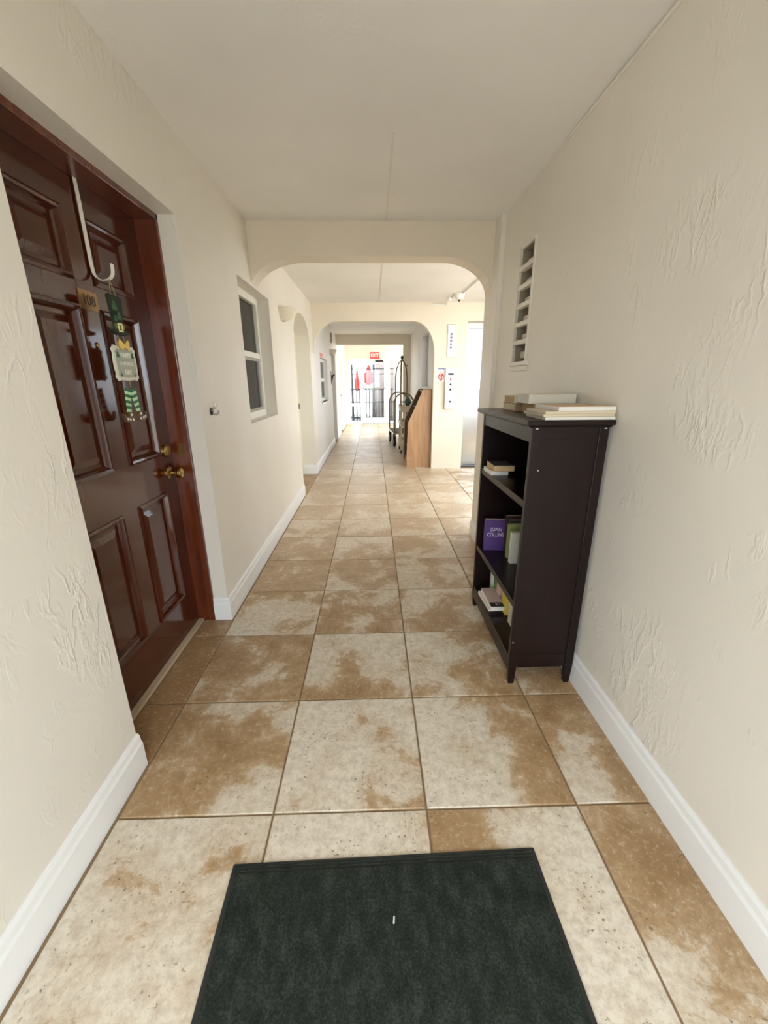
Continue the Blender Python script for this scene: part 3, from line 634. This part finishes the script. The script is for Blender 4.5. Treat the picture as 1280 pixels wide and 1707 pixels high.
# ================================================================== BOOKCASE
bc = thing('bookcase', 'dark espresso wooden bookcase with open shelves against the cream wall', 'bookcase', (0, 0, 0))
BX0, BX1, BY0, BY1, BZ = .612, .912, 1.583, 2.312, 1.188
P = .038
def leg(x0, y0):
    bm = bmesh.new(); v = box(bm, x0, x0+P, y0, y0+P*.62, .10, BZ); w = box(bm, x0, x0+P, y0, y0+P*.62, 0, .10)
    cx = x0+P/2
    for q in w:
        if q.co.z < .01: q.co.x = cx+(q.co.x-cx)*.66
    obj('leg', bm, M_ESP, bc, bevel=.002)
PY = P*.62
for x in (BX0, BX1-P):
    for y in (BY0, BY1-PY): leg(x, y)
for y in (BY0, BY1-PY):
    bx('side_panel', (BX0+P, BX1-P, y+.006, y+PY-.006, .155, 1.145), M_ESP, bc)
    bx('side_rail', (BX0+P, BX1-P, y+.002, y+PY-.002, .088, .155), M_ESP, bc, .002); bx('side_rail', (BX0+P, BX1-P, y+.003, y+PY-.003, 1.145, BZ), M_ESP, bc, .001)
bx('front_rail', (BX0+.003, BX0+.022, BY0+PY, BY1-PY, 1.128, BZ), M_ESP, bc, .001); bx('front_rail', (BX0+.003, BX0+.022, BY0+PY, BY1-PY, .062, .118), M_ESP, bc, .001)
bx('back_panel', (BX1-.012, BX1-.004, BY0+PY, BY1-PY, .10, BZ), M_ESP, bc)
for z0, z1 in ((.857, .889), (.390, .421), (.118, .142)): bx('shelf', (BX0+.003, BX1-.012, BY0+PY, BY1-PY, z0, z1), M_ESP, bc, .002)
bm = bmesh.new(); box(bm, BX0-.030, BX1+.008, BY0-.026, BY1+.026, 1.196, 1.216); box(bm, BX0-.016, BX1+.004, BY0-.013, BY1+.013, BZ, 1.196); obj('top', bm, M_ESP, bc, bevel=.004)
for x in (BX0+.012, BX1-.020):
    bm = bmesh.new(); box(bm, x, x+.010, BY0-.0012, BY0, 1.181, 1.185); obj('sticker', bm, M_WHITE, bc)
for x, z in ((.622, .225), (.650, 1.02)):
    bm = bmesh.new(); lathe(bm, [(0, .001), (.0025, .0008), (.003, 0)], 8, Matrix.Translation((x, BY0, z)) @ Matrix.Rotation(PI/2, 4, 'X')); obj('scuff', bm, M_WHITE, bc)

# ================================================================== BOOKS
_pm = {}
def cmat(c, r=.5):
    k = tuple(round(x, 3) for x in c)
    if k not in _pm: _pm[k] = mat('book_cover', c, r)
    return _pm[k]
def pages_mat(name, c):
    M = mat(name, c, .85); n = N(M); v = n.mapping(n.coord(), (4, 4, 260))
    n.l(n.ramp(n.noise(v, 1, 2), [(.3, tuple(x*.8 for x in c)), (.7, c)]), n.b.inputs['Base Color']); return M
M_PG = pages_mat('page_edges', (.74, .64, .46)); M_PGW = pages_mat('page_edges_white', (.85, .83, .77)); M_PGY = pages_mat('page_edges_tan', (.66, .46, .24))
def book(label, L, Wd, Th, cover, loc, rz=0, rx=0, ry=0, pages=None, hard=True, spine='x-', group='books on the bookcase', stand=None):
    """lying book: L along x, Wd along y, Th along z; spine on the named side"""
    b = thing('book', label, 'book', loc, 0, group); b.rotation_euler = (rx, ry, rz)
    c = .0025 if hard else .0008; ov = .003 if hard else 0.0
    bm = bmesh.new(); box(bm, 0, L, 0, Wd, 0, c); box(bm, 0, L, 0, Wd, Th-c, Th)
    s = {'x-': (0, c, 0, Wd), 'x+': (L-c, L, 0, Wd), 'y-': (0, L, 0, c), 'y+': (0, L, Wd-c, Wd)}[spine]
    box(bm, *s, c, Th-c)
    obj('cover', bm, cmat(cover), b, bevel=.0008)
    e = {'x-': (c, L-ov, ov, Wd-ov), 'x+': (ov, L-c, ov, Wd-ov), 'y-': (ov, L-ov, c, Wd-ov), 'y+': (ov, L-ov, ov, Wd-c)}[spine]
    bx('pages', (*e, c, Th-c), pages or M_PG, b)
    return b
ZT = 1.2165
G1 = 'books lying on top of the bookcase'
book('lower of two tan paged books at the far end of the bookcase top', .205, .15, .036, (.33, .22, .12), (.702, 2.075, ZT), .10, pages=M_PG, spine='y-', group=G1)
book('upper tan paged book on the far stack of the bookcase top', .215, .15, .034, (.62, .58, .44), (.700, 2.085, ZT+.037), .04, pages=M_PGY, spine='y-', group=G1)
book('wide cream book resting across the middle of the bookcase top', .214, .165, .040, (.74, .69, .58), (.702, 1.895, ZT+.0435), .0, pages=M_PGW, spine='y-', group=G1)
book('brown book beneath the wide cream book on the bookcase top', .19, .16, .042, (.42, .27, .14), (.728, 1.90, ZT), .0, pages=M_PGY, spine='y-', group=G1)
for i, (nm, cv, pg, dx, dy, L, Wd, th) in enumerate((
        ('lowest grey magazine of the pile at the near edge of the bookcase top', (.60, .54, .44), M_PGW, .650, 1.568, .268, .205, .0115),
        ('second grey magazine of the pile at the near edge of the bookcase top', (.55, .47, .36), M_PG, .644, 1.572, .274, .205, .0105),
        ('third grey magazine of the pile under the white one', (.58, .50, .40), M_PG, .650, 1.570, .266, .205, .0095),
        ('white magazine with tan cover topping the near pile', (.60, .42, .26), M_PGW, .700, 1.572, .220, .230, .0165))):
    zz0 = ZT + sum((.0115, .0105, .0095, .0165)[:i])+.0003*i
    book(nm, L, Wd, th, cv, (dx, dy, zz0), (.0, .01, -.008, .012)[i], pages=pg, hard=False, spine='y+' if i == 3 else 'x-', group=G1)
# upper shelf (z .889)
G2 = 'books on the shelves of the bookcase'
book('white paperback lying on the upper shelf', .09, .14, .022, (.78, .74, .66), (.612, 2.085, .8895), .02, pages=M_PGW, hard=False, spine='y+', group=G2)
book('tan paged paperback on top of the white one on the upper shelf', .105, .15, .030, (.05, .05, .05), (.622, 2.075, .9120), -.02, pages=M_PGY, hard=False, spine='y+', group=G2)
# middle shelf (z .421)
def stand(label, w, h, th, cover, x, y, z, rz=0, lean=0, pages=None, hard=True, g=G2):
    """standing book: width w along +x (spine at x-), height h, thickness th along y"""
    b = thing('book', label, 'book', (x, y, z), 0, g); b.rotation_euler = (lean, 0, rz)
    c = .0025 if hard else .001
    bm = bmesh.new(); box(bm, 0, w, 0, c, 0, h); box(bm, 0, w, th-c, th, 0, h); box(bm, 0, c, c, th-c, 0, h); obj('cover', bm, cmat(cover), b, bevel=.0006)
    bx('pages', (c, w-.003, c, th-c, .003, h-.003), pages or M_PG, b); return b
pb = stand('purple hardback with pale lettering facing out on the middle shelf', .118, .185, .034, (.075, .028, .17), .632, 2.195, .4215, rz=-.10)
M_PL = mat('pale_lettering', (.72, .66, .78), .5)
text('lettering', 'JOAN', .030, M_PL, pb, frame((1, 0, 0), (0, 0, 1), (.064, -.0008, .128)), .0004, sx=.85); text('lettering', 'COLLINS', .030, M_PL, pb, frame((1, 0, 0), (0, 0, 1), (.060, -.0008, .096)), .0004, sx=.78)
stand('dark red hardback standing beside the purple book', .13, .215, .030, (.055, .02, .018), .742, 2.165, .4215, .0, pages=M_PG)
stand('green spined book standing on the middle shelf', .135, .195, .028, (.25, .32, .10), .728, 2.075, .4215, .0, pages=M_PG)
stand('white book standing nearest the front post on the middle shelf', .14, .175, .024, (.74, .72, .66), .722, 2.005, .4215, .0, pages=M_PGW, hard=False)
stand('black hardback standing behind the green spined book', .12, .205, .030, (.03, .03, .03), .748, 2.115, .4215, .0, pages=M_PG)
# bottom shelf (z .142)
book('black and white book lying on the bottom shelf', .085, .20, .020, (.70, .62, .58), (.625, 1.985, .1425), .05, pages=M_PGW, spine='y+', group=G2)
b2 = book('pink and black paperback lying on the bottom shelf stack', .080, .215, .026, (.60, .45, .42), (.628, 1.955, .1630), .0, pages=M_PGW, hard=False, spine='x+', group=G2)
bx('cover_band', (-.0006, .0806, -.0004, .045, .0258, .0268), M_BLACK, b2); text('lettering', 'B I', .024, M_WHITE, b2, frame((1, 0, 0), (0, 1, 0), (.042, .022, .0270)), .0003)
stand('white book with green cover leaning along the bottom shelf', .15, .175, .028, (.72, .74, .66), .700, 2.215, .1425, PI/2*.0, pages=M_PGW)
stand('green paperback on the bottom shelf beside the leaning white one', .14, .165, .026, (.12, .26, .05), .705, 2.160, .1425, pages=M_PG, hard=False)
stand('pink paperback standing on the bottom shelf', .14, .160, .034, (.66, .44, .36), .702, 2.085, .1425, pages=M_PG, hard=False)
stand('yellow paperback standing on the bottom shelf', .14, .165, .060, (.76, .60, .12), .700, 1.945, .1425, pages=M_PG, hard=False)
stand('cream patterned paperback nearest the front post on the bottom shelf', .14, .12, .085, (.72, .68, .56), .698, 1.80, .1425, pages=M_PGW, hard=False)

# ================================================================== OAK RACK
rk = thing('display_rack', 'oak rack with sloping front standing inside the second arch', 'rack', (0, 0, 0))
side = [(.545, .0), (.925, .0), (.925, 1.235), (.800, 1.235), (.785, 1.205), (.560, .715), (.545, .22)]
for y in (6.70, 7.42):
    bm = bmesh.new(); prism(bm, side, 1, y, y+.028); obj('side_panel', bm, M_OAK, rk, bevel=.002)
M_OAK_SHADE = wood('oak_interior_shade', (.07, .035, .014), (.11, .06, .025), .5, (14, 14, 1.2)); bx('back_panel', (.905, .947, 6.728, 7.42, 0, 1.235), M_OAK_SHADE, rk); bm = bmesh.new(); prism(bm, [(.556, .03), (.905, .03), (.905, 1.225), (.802, 1.225), (.790, 1.20), (.569, .715), (.556, .22)], 1, 7.41, 7.42); obj('shade_lining', bm, M_OAK_SHADE, rk); bx('base', (.575, .905, 6.728, 7.42, .02, .10), M_OAK, rk)  # lining and dark interior oak put the rack's inner shade into colour
for x0, z in ((.58, .30), (.60, .70), (.70, .95)): bx('shelf', (x0, .905, 6.728, 7.42, z, z+.02), M_OAK_SHADE, rk)
bx('top', (.815, .905, 6.728, 7.42, 1.195, 1.215), M_OAK, rk)
for x, z in ((.59, .15), (.90, 1.19), (.90, 1.13)):
    bm = bmesh.new(); lathe(bm, [(0, .002), (.005, .0015), (.006, 0)], 10, Matrix.Translation((x, 6.70, z)) @ Matrix.Rotation(PI/2, 4, 'X')); obj('screw_cap', bm, M_WHITE, rk, True)

# ================================================================== CARTS
lc = thing('luggage_cart', 'brass luggage cart with curved rails behind the oak rack', 'cart', (.625, 9.40, 0), .07)
HW, HL = .225, .47
bx('deck', (-HW, HW, -HL, HL, .265, .305), mat('cart_carpet', (.20, .19, .17), .9), lc, .01)
bx('deck_rim', (-HW-.008, HW+.008, -HL-.008, HL+.008, .272, .298), M_CHAMP, lc, .008)
M_TUBE = mat('brass_tube', (.24, .205, .13), .3, 1)
def hoop(y):
    pts = [(-HW+.02, y, .30), (-HW+.02, y, .92)]
    for i in range(1, 12):
        a = PI - PI*i/12; pts.append(((HW-.02)*math.cos(a), y, .92+.20*math.sin(a)))
    pts += [(HW-.02, y, .92), (HW-.02, y, .30)]
    bm = bmesh.new(); tube(bm, pts, .016, 10); obj('hoop_rail', bm, M_TUBE, lc, True)
hoop(-HL+.03); hoop(HL-.03)
for s in (-1, 1):
    bm = bmesh.new(); tube(bm, [(s*.065, -HL+.03, .30), (s*.065, -HL+.03, 1.45), (s*.055, -HL*.8, 1.62), (s*.03, -HL*.5, 1.74), (0, -HL*.3, 1.80)], .014, 10); obj('upright_rail', bm, M_TUBE, lc, True)
    bm = bmesh.new(); tube(bm, [(s*.065, HL-.03, .30), (s*.065, HL-.03, 1.45), (s*.055, HL*.7, 1.62), (s*.03, HL*.3, 1.74), (0, -HL*.3, 1.80)], .014, 10); obj('upright_rail', bm, M_TUBE, lc, True)
bm = bmesh.new(); lathe(bm, [(0, 1.78), (.018, 1.785), (.022, 1.81), (.034, 1.835), (.030, 1.865), (0, 1.88)], 16, Matrix.Translation((0, -HL*.3, 0))); obj('finial', bm, M_DARK, lc, True)
bm = bmesh.new(); tube(bm, [(.01, -HL*.35, 1.77), (.045, -HL*.6, 1.70), (.075, -HL*.7, 1.655), (.085, -HL*.7, 1.68)], .010, 8); obj('garment_hook', bm, M_DARK, lc, True)
for x in (-1, 1):
    for y in (-1, 1):
        cx, cyy = x*(HW-.03), y*(HL-.06); mt = Matrix.Translation((cx, cyy, .12)) @ Matrix.Rotation(PI/2, 4, 'Y')
        bm = bmesh.new(); lathe(bm, [(.07, -.022), (.108, -.025), (.12, -.014), (.12, .014), (.108, .025), (.07, .022), (.07, -.022)], 24, mt); wh = obj('wheel', bm, M_BLACK, lc, True)
        bm = bmesh.new(); lathe(bm, [(0, -.016), (.073, -.016), (.073, .016), (0, .016)], 16, mt); obj('hub', bm, M_GREYF, wh, True)
        bm = bmesh.new(); box(bm, cx-.034, cx-.027, cyy-.02, cyy+.02, .10, .265); box(bm, cx+.027, cx+.034, cyy-.02, cyy+.02, .10, .265); box(bm, cx-.034, cx+.034, cyy-.03, cyy+.03, .245, .265); obj('caster_fork', bm, M_DARK, lc)
uc = thing('utility_cart', 'beige folding utility cart between the luggage cart and the oak rack', 'cart', (.68, 8.33, 0))
for x in (-.135, .135):
    for y in (-.27, .27):
        bm = bmesh.new(); tube(bm, [(x, y, .06), (x, y, .92)], .016, 8); obj('post', bm, M_BEIGE, uc, True)
        bm = bmesh.new(); lathe(bm, [(0, -.012), (.034, -.012), (.038, 0), (.034, .012), (0, .012)], 16, Matrix.Translation((x, y, .038)) @ Matrix.Rotation(PI/2, 4, 'Y')); obj('caster', bm, M_BLACK, uc, True)
def tray(z):
    bm = bmesh.new(); box(bm, -.15, .15, -.29, .29, z, z+.02)
    for d in ((-.155, -.14, -.29, .29), (.14, .155, -.29, .29), (-.155, .155, -.295, -.28), (-.155, .155, .28, .295)): box(bm, *d, z, z+.10)
    obj('tray', bm, M_BEIGE, uc, bevel=.003)
tray(.16); tray(.52); tray(.80)
bm = bmesh.new(); tube(bm, [(-.135, -.27, .92), (-.135, -.34, .99), (.135, -.34, .99), (.135, -.27, .92)], .013, 8); obj('handle', bm, M_TUBE, uc, True)
bg_ = thing('cloth_bag', 'teal cloth bundle lying on the beige utility cart', 'bag', (.69, 8.30, .905))
bm = bmesh.new(); bmesh.ops.create_icosphere(bm, subdivisions=3, radius=1)
for v in bm.verts:
    n_ = 1+.12*math.sin(7*v.co.x+3*v.co.y)+.10*math.sin(9*v.co.z+5*v.co.x); v.co = Vector((v.co.x*.060*n_, v.co.y*.10*n_, max(-.9, v.co.z)*.072*n_+.066))
obj('bundle', bm, mat('teal_cloth', (.02, .10, .11), .8), bg_, True)
bm = bmesh.new(); tube(bm, [(-.03, 0, .11), (-.02, -.02, .16), (.015, -.02, .165), (.03, 0, .11)], .007, 8); obj('strap', bm, M_BLACK, bg_, True)

# daylight portals at the building's open sides
portal((.03, -.76, 1.04), (0, 1, 0), .92, 2.08)
portal((2.96, 5.03, 1.68), (-1, 0, 0), 1.55, 1.53)
portal((2.1, 3.35, 1.68), (0, 1, 0), 1.66, 1.53)
portal((2.6, 12.6, 1.2), (-1, 0, 0), 3.3, 2.45)
